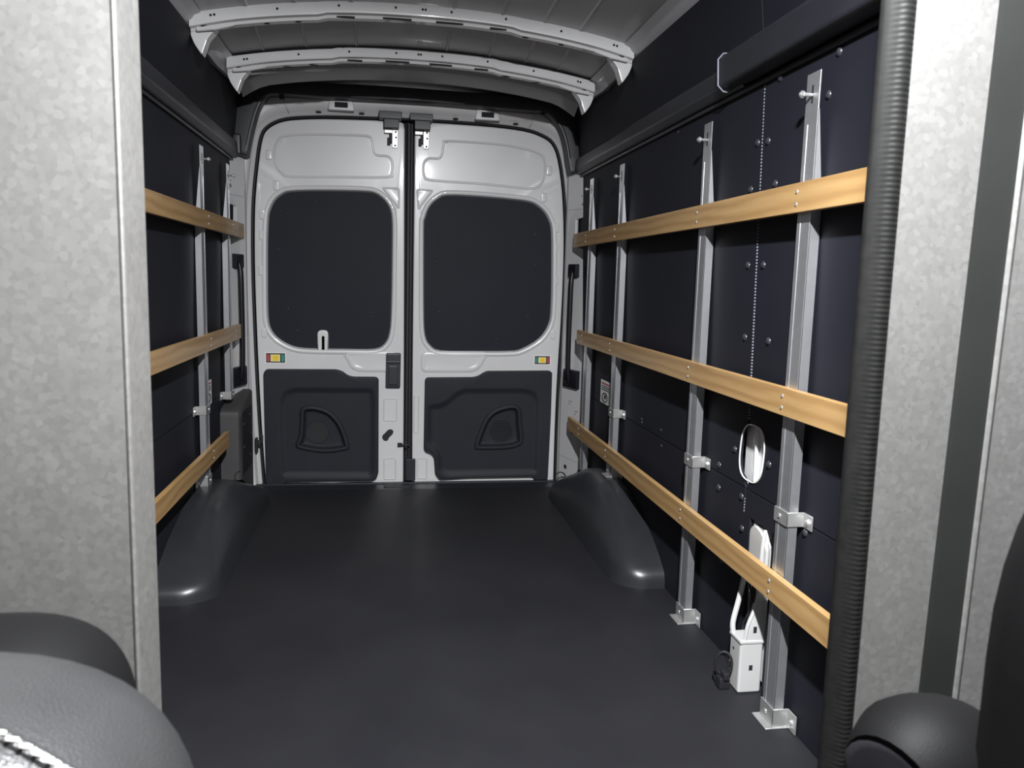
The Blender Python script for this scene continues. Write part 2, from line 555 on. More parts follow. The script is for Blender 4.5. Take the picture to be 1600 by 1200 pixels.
# ------------------------------------------------------------------ roof
def roof_c(y): return interp([(-3.45, 2.135), (-1.1, 2.082), (-0.72, 2.030), (-0.35, 2.040), (0.05, 2.040)], y)
def crown(x): return 0.085 * (abs(x) / 0.8) ** 2.2
def roof_z(x, y): return roof_c(y) - crown(x)
def roof_sheet(y0, y1, x1=0.90, nx=28, ny=30, t=0.012, zo=0.0):
    V, F = [], []
    for lay in (0, t):
        for j in range(ny + 1):
            for i in range(nx + 1):
                x = -x1 + 2 * x1 * i / nx; y = y0 + (y1 - y0) * j / ny
                V.append((x, y, roof_z(x, y) + lay + zo))
    W = nx + 1; N = W * (ny + 1)
    for j in range(ny):
        for i in range(nx):
            a = j * W + i
            F.append((a, a + 1, a + W + 1, a + W)); F.append((N + a, N + a + W, N + a + W + 1, N + a + 1))
    for i in range(nx):
        F.append((i, N + i, N + i + 1, i + 1)); k = ny * W + i
        F.append((k, k + 1, N + k + 1, N + k))
    for j in range(ny):
        a = j * W; F.append((a, a + W, N + a + W, N + a)); b = a + nx
        F.append((b, N + b, N + b + W, b + W))
    return V, F
ceiling = add('ceiling', roof_sheet(-3.45, 0.05), 'roof_paint',
              label='bare painted metal roof skin above the cross bows', cat='ceiling', kind='structure')
for x in (-0.62, -0.45, -0.25, 0.12, 0.30, 0.46, 0.60):
    V, F = [], []
    ys = [-3.4 + 3.3 * k / 20 for k in range(21)]
    loops = [[(x - 0.008, y, roof_z(x, y) + 0.002), (x - 0.003, y, roof_z(x, y) - 0.004), (x + 0.003, y, roof_z(x, y) - 0.004), (x + 0.008, y, roof_z(x, y) + 0.002)] for y in ys]
    add('roof_crease', loft(loops), 'roof_paint', ceiling)
for s in (-1, 1):      # side rails along the roof edge
    ys = [-3.4, -1.1, -0.72, -0.30]
    loops = []
    for y in ys:
        xe = interp([(-3.4, 0.845), (-1.1, 0.825), (-0.72, 0.79), (-0.30, 0.77)], y)
        zr = roof_z(xe, y)
        loops.append([(s * (xe + 0.03), y, zr + 0.01), (s * (xe + 0.03), y, zr - 0.034), (s * (xe + 0.006), y, zr - 0.040), (s * (xe - 0.020), y, zr - 0.018),
                      (s * (xe - 0.026), y, zr - 0.006), (s * (xe - 0.050), y, zr + 0.006)])
    add('side_rail', loft(loops), 'roof_paint', ceiling)

def roof_bow(y, zc, xe, hface, label, with_slots):
    b = empty('roof_bow', (0, y, zc - 0.04), label, 'roof bow', 'roof bows under the roof skin')
    xs = [-xe + 2 * xe * k / 48 for k in range(49)]
    def zt(x):   # top of front face
        e = abs(x) / xe
        return zc - crown(x) * 0.95 * (0.8 / 0.8) + (0.006 if abs(x) < 0.34 else 0.0)
    def zb(x):
        e = abs(x) / xe
        drop = hface + 0.004 * max(0.0, (e - 0.82) / 0.18)
        return zt(x) - drop
    loops = []
    for x in xs:
        a, c = zt(x), zb(x)
        loops.append([(x, y + 0.005, a + 0.006), (x, y, a), (x, y - 0.006, c + 0.006), (x, y - 0.003, c), (x, y + 0.014, c - 0.003), (x, y + 0.020, c - 0.012),
                      (x, y + 0.055, c - 0.011), (x, y + 0.060, c - 0.004), (x, y + 0.066, a), (x, y + 0.10, a + 0.006)])
    add('channel', loft(loops), 'roof_paint' if False else 'white_paint', b)
    for s in (-1, 1):      # hanging end gussets
        xo = s * (xe + 0.004)
        zl = zb(s * xe)
        poly = rloop([(s * (xe + 0.004), zl + 0.05), (s * (xe + 0.004), zl - 0.02), (s * (xe - 0.008), zl - 0.050), (s * (xe - 0.034), zl - 0.088),
                      (s * (xe - 0.054), zl - 0.03), (s * (xe - 0.085), zl + 0.008), (s * (xe - 0.09), zl + 0.03)], 0.01)
        gs = add('gusset', plate(poly, (), fr_y(y + 0.03), 0.004, -0.045, 0.004), 'white_paint', b)
        p0 = Vector((s * (xe - 0.022), y + 0.012, zl - 0.004)); p1 = Vector((s * (xe - 0.15), y + 0.012, zb(s * (xe - 0.15)) - 0.014))
        add('rib', tube([p0, p0.lerp(p1, 0.5) + Vector((0, 0, -0.003)), p1], [0.008, 0.008, 0.003], 8), 'white_paint', gs)
        add('slot', tube([p0 + Vector((-s * 0.015, -0.004, 0.013)), p0.lerp(p1, 0.35) + Vector((0, -0.004, 0.014))], [0.005, 0.003], 6), 'dark_hole', gs)
    holes = [-0.91, -0.895, -0.63, -0.365, -0.115, 0.005, 0.018, 0.135, 0.385, 0.645, 0.90, 0.915]
    for h in holes:
        x = h * xe
        inst('hole', ME_HOLE, (x, y - 0.0045, (zt(x) + zb(x)) / 2 + 0.003), b, FACE_F)
    for (x0, x1) in ((-0.305, -0.24), (-0.14, -0.035), (0.054, 0.155), (0.255, 0.318)):
        xm = (x0 + x1) / 2
        add('slot', box(x0 * xe / 0.81, x1 * xe / 0.81, y + 0.0155, y + 0.0205, zb(xm) - 0.0125, zb(xm) - 0.0045, 0.001), 'dark_hole', b)
    for x in (-0.45, 0.40, -0.56, 0.54):
        add('slot', plate(ellipse(x * xe / 0.81, y + 0.036, 0.019, 0.007), (), fr_z(zb(x) - 0.0122), 0.0, 0.001, 0), 'dark_hole', b)
    return b
roof_bow(-1.10, 2.076, 0.815, 0.042, 'front one of two arched metal roof bows, the bigger one in view', True)
roof_bow(-0.72, 2.014, 0.762, 0.034, 'rear one of two arched metal roof bows, closer to the doors', True)
# rear roof header
loops = []
for k in range(41):
    x = -0.772 + 1.544 * k / 40
    z = roof_z(x, -0.36)
    e = max(0, (abs(x) - 0.66) / 0.13)
    loops.append([(x, -0.40, z + 0.012), (x, -0.385, z - 0.014 - 0.03 * e), (x, -0.30, z - 0.046 - 0.045 * e ** 1.5), (x, -0.20, z - 0.02), (x, -0.20, z + 0.02)])
add('trim_5', loft(loops), 'roof_paint', label='curved painted roof header just above the black arch trim', cat='roof header', kind='structure')

# ------------------------------------------------------------------ rear door frame
OUT_L = [(-0.745, -0.02), (-0.762, 0.272), (-0.773, 0.544), (-0.780, 0.80), (-0.785, 1.069), (-0.784, 1.276), (-0.777, 1.46), (-0.757, 1.643), (-0.738, 1.75),
         (-0.712, 1.798), (-0.655, 1.834), (-0.575, 1.853), (-0.424, 1.866), (-0.2, 1.873)]
OUT_R = [(0.2, 1.877), (0.414, 1.873), (0.577, 1.861), (0.666, 1.839), (0.730, 1.801), (0.768, 1.718), (0.798, 1.548), (0.814, 1.332), (0.818, 1.113), (0.814, 0.85),
         (0.806, 0.612), (0.802, 0.382), (0.802, 0.15), (0.803, -0.02)]
PATH = catmull(OUT_L + [(0.0, 1.876)] + OUT_R, 4, closed=False)
def path_normals(P):
    out = []
    for i in range(len(P)):
        a = Vector(P[max(i - 1, 0)]); b = Vector(P[min(i + 1, len(P) - 1)])
        t = (b - a).normalized()
        out.append(Vector((-t.y, t.x)))
    return out
NRM = path_normals(PATH)
def frame_section(prof, wmul):
    loops = []
    for p, nn in zip(PATH, NRM):
        k = wmul(nn, p)
        loops.append([(p[0] + nn.x * (o if o < 0.03 else 0.03 + (o - 0.03) * k), y, p[1] + nn.y * (o if o < 0.03 else 0.03 + (o - 0.03) * k)) for o, y in prof])
    return loops
fprof = [(0.010, 0.05), (0.010, 0.006), (0.013, 0.0), (0.026, -0.010), (0.0299, -0.016), (0.035, -0.040), (0.041, -0.047), (0.052, -0.050), (0.060, -0.046), (0.062, -0.02), (0.062, 0.05)]
frame = add('trim_6', loft(frame_section(fprof, lambda n, p: 1.0 + 2.6 * max(0, n.y) ** 2)), 'white_paint',
            label='white painted metal frame around the rear doors', cat='door frame', kind='structure')
add('door_seal', tube([(p[0] + n.x * 0.006, 0.006, p[1] + n.y * 0.006) for p, n in zip(PATH, NRM)], 0.0075, 8), 'seal', frame)
for xc, zc in ((-0.348, 1.921), (0.380, 1.915)):
    add('header_boss', plate(rloop([(xc - 0.066, zc - 0.026), (xc + 0.066, zc - 0.026), (xc + 0.055, zc + 0.03), (xc - 0.055, zc + 0.03)], 0.01), (), fr_y(-0.044), 0.012, 0, 0.006), 'white_paint', frame)
    add('header_opening', plate(rloop([(xc - 0.032, zc - 0.013), (xc + 0.032, zc - 0.013), (xc + 0.032, zc + 0.013), (xc - 0.032, zc + 0.013)], 0.004), (), fr_y(-0.056), 0.001, 0, 0), 'dark_hole', frame)
for xc, zc in ((-0.46, 1.888), (-0.25, 1.893), (0.22, 1.894), (0.53, 1.886)):
    add('drain_slot', plate(ellipse(xc, zc, 0.014, 0.004, 12), (), fr_y(-0.024), 0.0, -0.012, 0), 'dark_hole', frame)
for xc in (-0.62, 0.62):
    add('weld_line', tube([(xc, -0.0495, 1.935), (xc - 0.004 * (1 if xc > 0 else -1), -0.049, 1.905), (xc - 0.02 * (1 if xc > 0 else -1), -0.03, 1.875)], 0.0015, 6), 'roof_paint', frame)

# black arch trim over the doors
ARCH_IN = [(-0.785, 1.645), (-0.778, 1.69), (-0.758, 1.777), (-0.730, 1.868), (-0.700, 1.915), (-0.655, 1.938), (-0.402, 1.939), (-0.164, 1.943), (0.129, 1.943), (0.429, 1.936), (0.60, 1.932),
           (0.650, 1.930), (0.700, 1.905), (0.745, 1.850), (0.772, 1.78), (0.788, 1.703), (0.803, 1.634)]
ARCH_OUT = [(0.866, 1.634), (0.864, 1.75), (0.858, 1.84), (0.832, 1.915), (0.745, 1.965), (0.655, 1.990), (0.491, 2.0), (0.356, 2.005), (-0.165, 2.01), (-0.411, 2.005), (-0.60, 2.0),
            (-0.70, 1.985), (-0.790, 1.955), (-0.838, 1.90), (-0.860, 1.82), (-0.866, 1.72), (-0.868, 1.645)]
loop = catmull(ARCH_IN, 3, closed=False) + catmull(ARCH_OUT, 3, closed=False)
arch = add('trim_7', plate(loop, (), fr_y(-0.115), 0.012, -0.06, 0.012), 'black_plastic',
    label='black plastic arch trim framing the top of the rear doors', cat='trim', kind='structure')
for s, x in ((-1, -0.625), (1, 0.655)):
    add('clip_tab', box(x - 0.012, x + 0.012, -0.115, -0.10, 1.918, 1.945, 0.004), 'black_plastic', arch)
for s, pts in ((-1, ARCH_IN[1:6]), (1, ARCH_IN[-6:-1])):
    add('edge_bead', tube([(x + 0.012 * s, -0.129, z + 0.006) for x, z in catmull(pts, 4, closed=False)], 0.003, 6), 'arch_plastic', arch)
add('corner_block', box(-0.862, -0.812, -0.15, -0.07, 1.645, 1.745, 0.012), 'black_plastic', arch)

# corner pillars beside the doors
def pillar(s):
    A = Vector((0.812, -0.052)); B = Vector((0.876, -0.255))
    d = B - A
    nrm2 = Vector((-1, 0)) * 0.95 + Vector((0, -1)) * 0.3
    nrm2.normalize()
    def fr(u, v, w):
        p = A + d * u + nrm2 * w
        return (s * p.x, p.y, v)
    pts = [(-0.05, 0.0), (0.55, 0.0), (0.62, 0.05), (1.0, 0.12), (1.0, 1.245), (0.55, 1.262), (0.40, 1.30), (0.40, 1.405), (0.92, 1.415), (0.86, 1.635), (-0.05, 1.645)]
    lab = ('white metal corner post right of the rear doors, behind the wooden slat ends' if s > 0 else
           'white metal corner post left of the rear doors, above the dark plastic box')
    t = add('trim_8' if s > 0 else 'trim_9', plate(rloop(pts, 0.01, 2), (), fr, 0.0, -0.012, 0.003), 'white_paint', label=lab, cat='corner post', kind='structure')
    add('seam', plate([(-0.04, 0.150), (0.97, 0.150), (0.97, 0.154), (-0.04, 0.154)], (), fr, 0.0012, -0.001, 0), 'roof_paint', t)
    add('seam', plate([(-0.04, 1.455), (0.88, 1.455), (0.88, 1.458), (-0.04, 1.458)], (), fr, 0.0012, -0.001, 0), 'roof_paint', t)
    for u, v in ((0.42, 0.46), (0.42, 0.445), (0.52, 0.46), (0.72, 0.415), (0.72, 0.40), (0.80, 0.415), (0.66, 1.52)):
        p = fr(u, v, 0.0)
        inst('hole', ME_HOLE, p, t, (R(90), 0, R(-72) if s > 0 else R(72)), (0.8,) * 3)
    for u, v in ((0.33, 0.10), (0.62, 0.30)):
        add('slot', plate(rloop([(u - 0.06, v - 0.010), (u + 0.06, v - 0.010), (u + 0.06, v + 0.010), (u - 0.06, v + 0.010)], 0.002), (), fr, 0.001, 0, 0), 'dark_hole', t)
    # inner return towards the door
    add('inner_return', plate([(-0.75 * 0 - 0.05, 0.0), (0.02, 0.0), (0.02, 1.64), (-0.05, 1.64)], (), fr, 0.0, -0.03, 0.002), 'white_paint', t)
    # grab handle
    base = fr(0.5, 0.55, 0.0)
    h = empty('grab_handle', base, 'long black vertical grab handle on the white post %s of the doors' % ('right' if s > 0 else 'left'), 'handle', 'grab handles beside the rear doors')
    def capbox(v0, v1, u0, u1, th):
        return plate(rloop([(u0, v0), (u1, v0), (u1, v1), (u0, v1)], 0.006, 3), (), fr, th, 0.0, 0.006)
    add('mount', capbox(1.11, 1.178, 0.30, 0.66, 0.022), 'handle_black', h)
    lowm = add('mount', capbox(0.535, 0.63, 0.22, 0.86, 0.020), 'handle_black', h)
    add('screw_cover', tube([fr(0.42 + 0.1 * math.cos(a), 0.565 + 0.016 * math.sin(a), 0.021) for a in [math.pi + math.pi * k / 8 for k in range(9)]], 0.002, 6), 'arch_plastic', lowm)
    path = [fr(0.48, 1.14, 0.012), fr(0.49, 1.105, 0.022), fr(0.50, 1.06, 0.026), fr(0.50, 0.95, 0.027), fr(0.49, 0.80, 0.027), fr(0.49, 0.66, 0.026), fr(0.49, 0.60, 0.022), fr(0.49, 0.57, 0.012)]
    add('grip', tube(catmull(path, 4, closed=False), 0.0135, 10), 'handle_black', h)
pillar(1)
pillar(-1)

# ------------------------------------------------------------------ rear doors
WIN_L = [(-.716, 1.218), (-.711, 1.336), (-.704, 1.394), (-.680, 1.448), (-.646, 1.480), (-.604, 1.497), (-.491, 1.506), (-.35, 1.511), (-.227, 1.512), (-.179, 1.504), (-.137, 1.474), (-.107, 1.427),
         (-.098, 1.359), (-.097, 1.238), (-.099, .93), (-.107, .80), (-.131, .740), (-.184, .711), (-.33, .709), (-.479, .709), (-.570, .714), (-.627, .733), (-.675, .765), (-.703, .802), (-.716, .85), (-.719, .95)]
WIN_R = [(.073, .933), (.069, 1.332), (.074, 1.391), (.097, 1.451), (.136, 1.490), (.186, 1.511), (.342, 1.512), (.5, 1.506), (.597, 1.499), (.648, 1.486), (.697, 1.45), (.728, 1.401), (.742, 1.340), (.750, 1.15), (.753, .948),
         (.743, .858), (.694, .780), (.60, .722), (.53, .709), (.35, .706), (.164, .707), (.108, .735), (.081, .791)]
UP_L = [(-.679, 1.655), (-.677, 1.692), (-.664, 1.739), (-.626, 1.768), (-.486, 1.782), (-.35, 1.787), (-.225, 1.789), (-.200, 1.770), (-.193, 1.721), (-.174, 1.697), (-.120, 1.695), (-.098, 1.669), (-.100, 1.616), (-.120, 1.590), (-.35, 1.58), (-.600, 1.571), (-.641, 1.586), (-.669, 1.618)]
UP_R = [(.059, 1.64), (.063, 1.674), (.087, 1.695), (.138, 1.697), (.156, 1.721), (.163, 1.769), (.187, 1.786), (.433, 1.783), (.55, 1.772), (.650, 1.752), (.686, 1.725), (.696, 1.67), (.686, 1.606), (.641, 1.566), (.50, 1.571), (.337, 1.579), (.10, 1.584), (.066, 1.602)]
LOW_L = [(-.740, .585), (-.728, .602), (-.376, .604), (-.345, .594), (-.320, .574), (-.291, .566), (-.172, .566), (-.160, .554), (-.159, .054), (-.170, .022), (-.197, .011), (-.397, .016), (-.640, .012), (-.646, -.004), (-.734, -.004)]
LOW_R = [(.081, .554), (.093, .565), (.335, .568), (.367, .576), (.390, .592), (.410, .602), (.752, .607), (.764, .597), (.765, .368), (.759, .004), (.686, .004), (.676, .024), (.316, .022), (.166, .014), (.142, .043), (.134, .138), (.117, .158), (.089, .167), (.079, .184)]
POK_L = [(-.549, .396), (-.495, .407), (-.419, .384), (-.364, .328), (-.331, .253), (-.320, .202), (-.331, .184), (-.441, .171), (-.556, .190), (-.577, .209), (-.561, .254), (-.555, .339)]
POK_R = [(.577, .409), (.536, .414), (.461, .391), (.415, .35), (.387, .291), (.365, .227), (.360, .191), (.378, .182), (.524, .184), (.589, .200), (.609, .226), (.600, .308), (.594, .379)]

def smooth_step_loops(loop, steps):
    """steps: list of (inset, y)"""
    out = []
    for d, y in steps:
        out.append([(u, y, v) for u, v in inset(loop, d)])
    return out

def rear_door(side):
    left = side < 0
    if left:
        edge = [p for p in catmull(OUT_L, 3, closed=False)]
        outline = edge + [(-0.060, 1.874, 0), (-0.036, 1.862), (-0.030, 1.83), (-0.024, 0.6), (-0.022, -0.02)]
        win, up, low, pok, gc = WIN_L, UP_L, LOW_L, POK_L, (-.476, .271)
    else:
        edge = [p for p in catmull(OUT_R, 3, closed=False)]
        outline = [(0.014, -0.02), (0.010, 0.6), (0.009, 1.83), (0.014, 1.864), (0.040, 1.877, 0)] + edge
        win, up, low, pok, gc = WIN_R, UP_R, LOW_R, POK_R, (.495, .278)
    outline = [p[:2] for p in outline]
    outline = inset(outline, 0.004)
    winl = catmull(win, 3)
    hole = inset(winl, -0.004)
    d = add('door_1' if left else 'door_2', plate(outline, [hole], fr_y(0.0), 0.0, -0.035, 0.010), 'white_paint',
            label=('left white rear door, the one with the black latch' if left else 'right white rear door, without a latch handle'), cat='door', kind='structure')
    # stepped frame of the window opening
    loops = smooth_step_loops(winl, [(-0.028, -0.0005), (-0.022, -0.006), (-0.014, -0.007), (-0.006, -0.003), (-0.001, 0.012), (0.002, 0.024)])
    add('window_frame', loft(loops, False, False), 'white_paint', d)
    wp = add('window_panel', plate(inset(winl, -0.003), (), fr_y(0.018), 0.0, -0.008, 0), 'window_board', d)
    sx = -1 if left else 1
    riv = [(-.48, 1.455), (-.30, 1.462), (-.655, 1.40), (-.165, 1.37), (-.665, 1.21), (-.155, 1.22), (-.62, .91), (-.20, .90), (-.575, .80)] if left else \
          [(.29, 1.452), (.53, 1.445), (.14, 1.33), (.66, 1.33), (.13, 1.17), (.665, 1.17), (.155, .91), (.63, .90), (.46, .77)]
    for x, z in riv:
        inst('rivet', ME_RIVET, (x, 0.0175, z), wp, FACE_F, (0.6, 0.6, 0.6))
    # pressed field above the window
    ul = catmull(up, 3)
    add('pressed_field', loft(smooth_step_loops(ul, [(-0.006, 0.0005), (-0.003, -0.0035), (0.003, -0.004), (0.006, -0.0005), (0.010, -0.0008)]), False, True), 'white_paint', d)
    # small raised pads
    if left:
        tri = [(-.150, 1.538), (-.060, 1.540), (-.060, 1.432)]
        pads = [(-.705, 1.672), (-.670, 1.524), (-.741, 1.38), (-.744, 1.278), (-.749, 1.101), (-.739, .787)]
    else:
        tri = [(.026, 1.538), (.114, 1.536), (.036, 1.432)]
        pads = [(.718, 1.662), (.693, 1.522), (.765, 1.368), (.767, 1.265), (.772, 1.095), (.767, .801)]
    tl = rloop(tri, 0.012, 3)
    add('raised_triangle', loft(smooth_step_loops(tl, [(-0.003, 0.0005), (0.0, -0.003), (0.004, -0.0035), (0.008, -0.0005)]), False, True), 'white_paint', d)
    for x, z in pads:
        pl = rloop([(x - 0.013, z - 0.024), (x + 0.013, z - 0.024), (x + 0.013, z + 0.024), (x - 0.013, z + 0.024)], 0.010, 3)
        add('raised_pad', loft(smooth_step_loops(pl, [(-0.002, 0.0005), (0.001, -0.004), (0.005, -0.005)]), False, True), 'white_paint', d)
    # belt pressing under the window
    if left:
        bl = [(-.352, .700), (-.060, .700), (-.060, .592), (-.260, .592), (-.300, .605)]
    else:
        bl = [(.060, .700), (.420, .700), (.372, .612), (.330, .594), (.060, .592)]
    bl = rloop(bl, 0.03, 5)
    add('belt_pressing', loft(smooth_step_loops(bl, [(-0.004, 0.0006), (0.003, -0.005), (0.016, -0.007), (0.024, -0.004)]), False, True), 'white_paint', d)
    # lower trim panel with recessed field and pocket
    ll = rloop(low, 0.012, 3)
    if left:
        rec = [(-.655, .040), (-.665, .30), (-.662, .440), (-.640, .492), (-.590, .508), (-.185, .508), (-.178, .45), (-.178, .060), (-.20, .032)]
    else:
        rec = [(.095, .215), (.095, .420), (.154, .424), (.190, .440), (.245, .490), (.290, .508), (.62, .510), (.675, .494), (.698, .445), (.700, .25), (.700, .040), (.20, .036), (.158, .06), (.150, .15), (.135, .178)]
    rl = rloop(rec, 0.03, 5)
    low_p = add('trim_panel', plate(ll, [rl], fr_y(0.0), 0.034, 0.0, 0.006), 'door_trim', d)
    pk = catmull(pok, 3)
    floor_loop = inset(rl, 0.030)
    a = loft(smooth_step_loops(rl, [(-0.0065, -0.0338), (0.0, -0.033), (0.006, -0.031), (0.014, -0.027), (0.022, -0.0242), (0.030, -0.023)]), False, False)
    bmv, bmf = plate(floor_loop, [inset(pk, 0.0)], fr_y(-0.023), 0, -0.003, 0)
    add('recessed_field', merge(a, (bmv, bmf)), 'door_trim', low_p)
    cup = add('cup_pocket', loft(smooth_step_loops(pk, [(-0.010, -0.0225), (-0.004, -0.030), (0.004, -0.033), (0.011, -0.031), (0.018, -0.016), (0.024, -0.008), (0.03, -0.006)]), False, True), 'door_trim', low_p)
    if left:
        gr = lathe([(0.060, 0.0), (0.058, 0.003), (0.045, 0.003), (0.0, 0.003)], 24)
        g = add('speaker_boss', xform(gr, Matrix.Translation((gc[0], -0.007, gc[1])) @ Matrix.Rotation(R(90), 4, 'X')), 'arch_plastic', low_p)
    else:
        bars = []
        for k in range(11):
            z = gc[1] - 0.055 + 0.011 * k
            hw = math.sqrt(max(0.0001, 0.062 ** 2 - (z - gc[1]) ** 2))
            bars.append(box(gc[0] - hw, gc[0] + hw, -0.013, -0.005, z - 0.003, z + 0.003, 0.001, 1))
        add('speaker_grille', merge(*bars), 'arch_plastic', low_p)
    if left:
        lt = add('latch', plate(rloop([(-.124, .510), (-.048, .510), (-.046, .693), (-.122, .693)], 0.008, 3), (), fr_y(0.0), 0.026, 0, 0.006), 'black_plastic', d)
        add('latch_lever', plate(rloop([(-.110, .524), (-.062, .524), (-.062, .628), (-.110, .628)], 0.006, 3), (), fr_y(-0.026), 0.006, 0, 0.004), 'black_plastic', lt)
        add('latch_bar', box(-.120, -.050, -0.036, -0.024, .640, .652, 0.003), 'black_plastic', lt)
        add('lock_opening', plate(catmull([(-.140, .236), (-.128, .222), (-.112, .224), (-.104, .240), (-.088, .256), (-.082, .272), (-.092, .284), (-.110, .281), (-.126, .264), (-.138, .252)], 3), (), fr_y(0.0), 0.0022, 0, 0.001), 'seal', d)
        add('latch_striker', merge(box(-.060, -.036, -0.012, 0.0, .190, .212, 0.002), box(-.040, 0.004, -0.018, -0.006, .196, .207, 0.002), box(-.022, -.008, -0.016, 0.01, .182, .225, 0.003)), 'seal', d)
        emb = [[(-.135, .328), (-.062, .328), (-.062, .452), (-.135, .452)], [(-.132, .010), (-.066, .010), (-.066, .130), (-.132, .130)]]
        add('hook', plate(rloop([(-.473, .700), (-.418, .700), (-.418, .806, .024), (-.473, .806, .024)], 0.001, 5), [rloop([(-.447, .702), (-.441, .702), (-.441, .775), (-.447, .775)], 0.002, 2)], fr_y(0.0), 0.006, -0.018, 0.004), 'white_plastic', d)
        lc = (-.165, -.051, 1.868, 1.905, -.141, -.065, 1.826, 1.735)
    else:
        emb = [[(.024, .262), (.052, .262), (.052, .470), (.024, .470)], [(.044, .012), (.100, .012), (.100, .128), (.044, .128)]]
        add('buffer_block', box(-.014, .036, -0.022, 0.0, .008, .126, 0.003), 'black_plastic', d)
        lc = (-.012, .103, 1.868, 1.903, .012, .092, 1.826, 1.738)
    for e in emb:
        add('pressed_pad', loft(smooth_step_loops(rloop(e, 0.012, 3), [(-0.002, 0.0004), (0.001, -0.0028), (0.004, -0.0032), (0.007, -0.0004)]), False, True), 'white_paint', d)
    # top latch: black cover and steel bracket
    x0, x1, z0, z1, u0, u1, v0, v1 = lc
    tc = add('latch_cover', merge(box(x0, x1, -0.060, -0.004, z0, z1, 0.004), box(u0, u1, -0.050, -0.002, v0, z0 + 0.004, 0.004)), 'black_plastic', d)
    br = add('latch_bracket', merge(plate(rloop([(u1 - 0.034, v1), (u1 - 0.006, v1), (u1 - 0.004, v0), (u1 - 0.034, v0)], 0.005, 2), (), fr_y(0.0), 0.008, 0, 0.002),
                                    box(u0 + 0.003, u0 + 0.044, -0.026, -0.010, v0 - 0.022, v0 - 0.004, 0.003)), 'bracket_steel', d)
    add('latch_arm', merge(box(u1 - 0.048, u1 - 0.034, -0.022, -0.008, v1 + 0.022, v0, 0.003), box(u1 - 0.058, u1 - 0.042, -0.014, -0.006, v1 + 0.012, v1 + 0.05, 0.003)), 'seal', br)
    for dx, dz in ((-0.018, 0.012), (-0.014, 0.052), (-0.016, 0.080)):
        inst('hole', ME_HOLE, (u1 + dx, -0.0085, v1 + dz), br, FACE_F, (1.1,) * 3)
    return d
door_l = rear_door(-1)
door_r = rear_door(1)
add('centre_seal', merge(box(-.021, -.005, 0.014, 0.03, 0.0, 1.87, 0.004), box(-.004, .008, 0.020, 0.034, 0.0, 1.87, 0.003)), 'seal', door_r)
add('rear_blank', box(-0.84, 0.84, 0.052, 0.06, -0.03, 1.98), 'dark_hole', frame)
# cable tie on the left edge of the door opening
add('wire_clip', merge(box(-0.778, -0.755, -0.045, -0.02, 0.205, 0.235, 0.006), box(-0.785, -0.772, -0.05, -0.02, 0.17, 0.25, 0.005), box(-0.76, -0.745, -0.045, -0.03, 0.225, 0.265, 0.005)), 'seal', frame)

# small coloured stickers on the doors
def door_sticker(x0, x1, z0, z1, order, label):
    y = -0.0008
    s = empty('sticker', ((x0 + x1) / 2, 0.0, (z0 + z1) / 2), label, 'sticker', 'red, yellow and green stickers on the rear doors')
    add('backing', box(x0 - 0.006, x1 + 0.006, -0.0012, -0.0002, z0 - 0.006, z1 + 0.006), 'sticker_white', s)
    add('border', box(x0, x1, -0.0020, -0.0012, z0, z1), 'sticker_black', s)
    w = x1 - x0
    for (a, b), mt in zip(((0.03, 0.20), (0.24, 0.74), (0.80, 0.97)), order):
        add({'sticker_red': 'red_field', 'sticker_cream': 'cream_field', 'sticker_green': 'green_field'}[mt], box(x0 + a * w, x0 + b * w, -0.0028, -0.0020, z0 + 0.006, z1 - 0.006), mt, s)
    add('yellow_field', box(x0 + 0.34 * w, x0 + 0.66 * w, -0.0036, -0.0028, z0 + 0.010, z1 - 0.010), 'sticker_yellow', s)
door_sticker(-.730, -.636, .635, .683, ('sticker_red', 'sticker_cream', 'sticker_green'), 'red, yellow and green sticker on left rear door')
door_sticker(.671, .754, .641, .684, ('sticker_green', 'sticker_cream', 'sticker_red'), 'green, yellow and red sticker on right rear door')

# ------------------------------------------------------------------ wheel arch covers
HTAB = [(-1.572, 0.0), (-1.570, 0.028), (-1.562, 0.050), (-1.545, 0.068), (-1.50, 0.097), (-1.44, 0.130), (-1.36, 0.166), (-1.25, 0.200), (-1.12, 0.240), (-1.0, 0.258), (-0.9, 0.262), (-0.78, 0.255), (-0.66, 0.225), (-0.56, 0.185), (-0.46, 0.148), (-0.34, 0.098), (-0.24, 0.05), (-0.19, 0.0)]
def wheel_cover(s, hs, xin, label):
    c = empty('wheel_arch_cover', (s * 0.79, -0.88, 0.0), label, 'wheel arch', 'moulded wheel arch covers')
    V, F = [], []
    ny, nu = 72, 24
    for j in range(ny + 1):
        t = j / ny
        y = -1.572 + (1.572 - 0.19) * t ** 1.6
        kk = 0.012 * min(1.0, (y + 1.572) / 0.08)
        h = (interp(HTAB, y) * 0.5 + interp(HTAB, y - kk) * 0.25 + interp(HTAB, y + kk) * 0.25) * hs
        # footprint of the inner side, rounded at both ends
        ef = max(0.0, (-1.44 - y) / 0.135); er = max(0.0, (y + 0.42) / 0.23)
        e = min(1.0, max(ef, er))
        xf = xin + (0.873 - xin) * (1 - math.sqrt(max(0.0, 1 - e ** 2.4))) * 0.8
        xt = xf + 0.055 * min(1, h / 0.2)
        for k in range(nu + 1):
            u = k / nu
            # superelliptic section from the wall (u=0) to the floor (u=1)
            a = u * math.pi / 2
            px = math.sin(a) ** 0.50; pz = math.cos(a) ** 0.44 if u < 1 else 0.0
            x_in = xf + (xt - xf) * pz
            x = 0.876 - (0.876 - x_in) * px
            V.append((s * x, y, h * pz))
    W = nu + 1
    for j in range(ny):
        for k in range(nu):
            a = j * W + k
            F.append((a, a + 1, a + W + 1, a + W))
    add('cover', (V, F), 'arch_plastic', c, ang=80)
    # thin foot flange on the floor
    return c
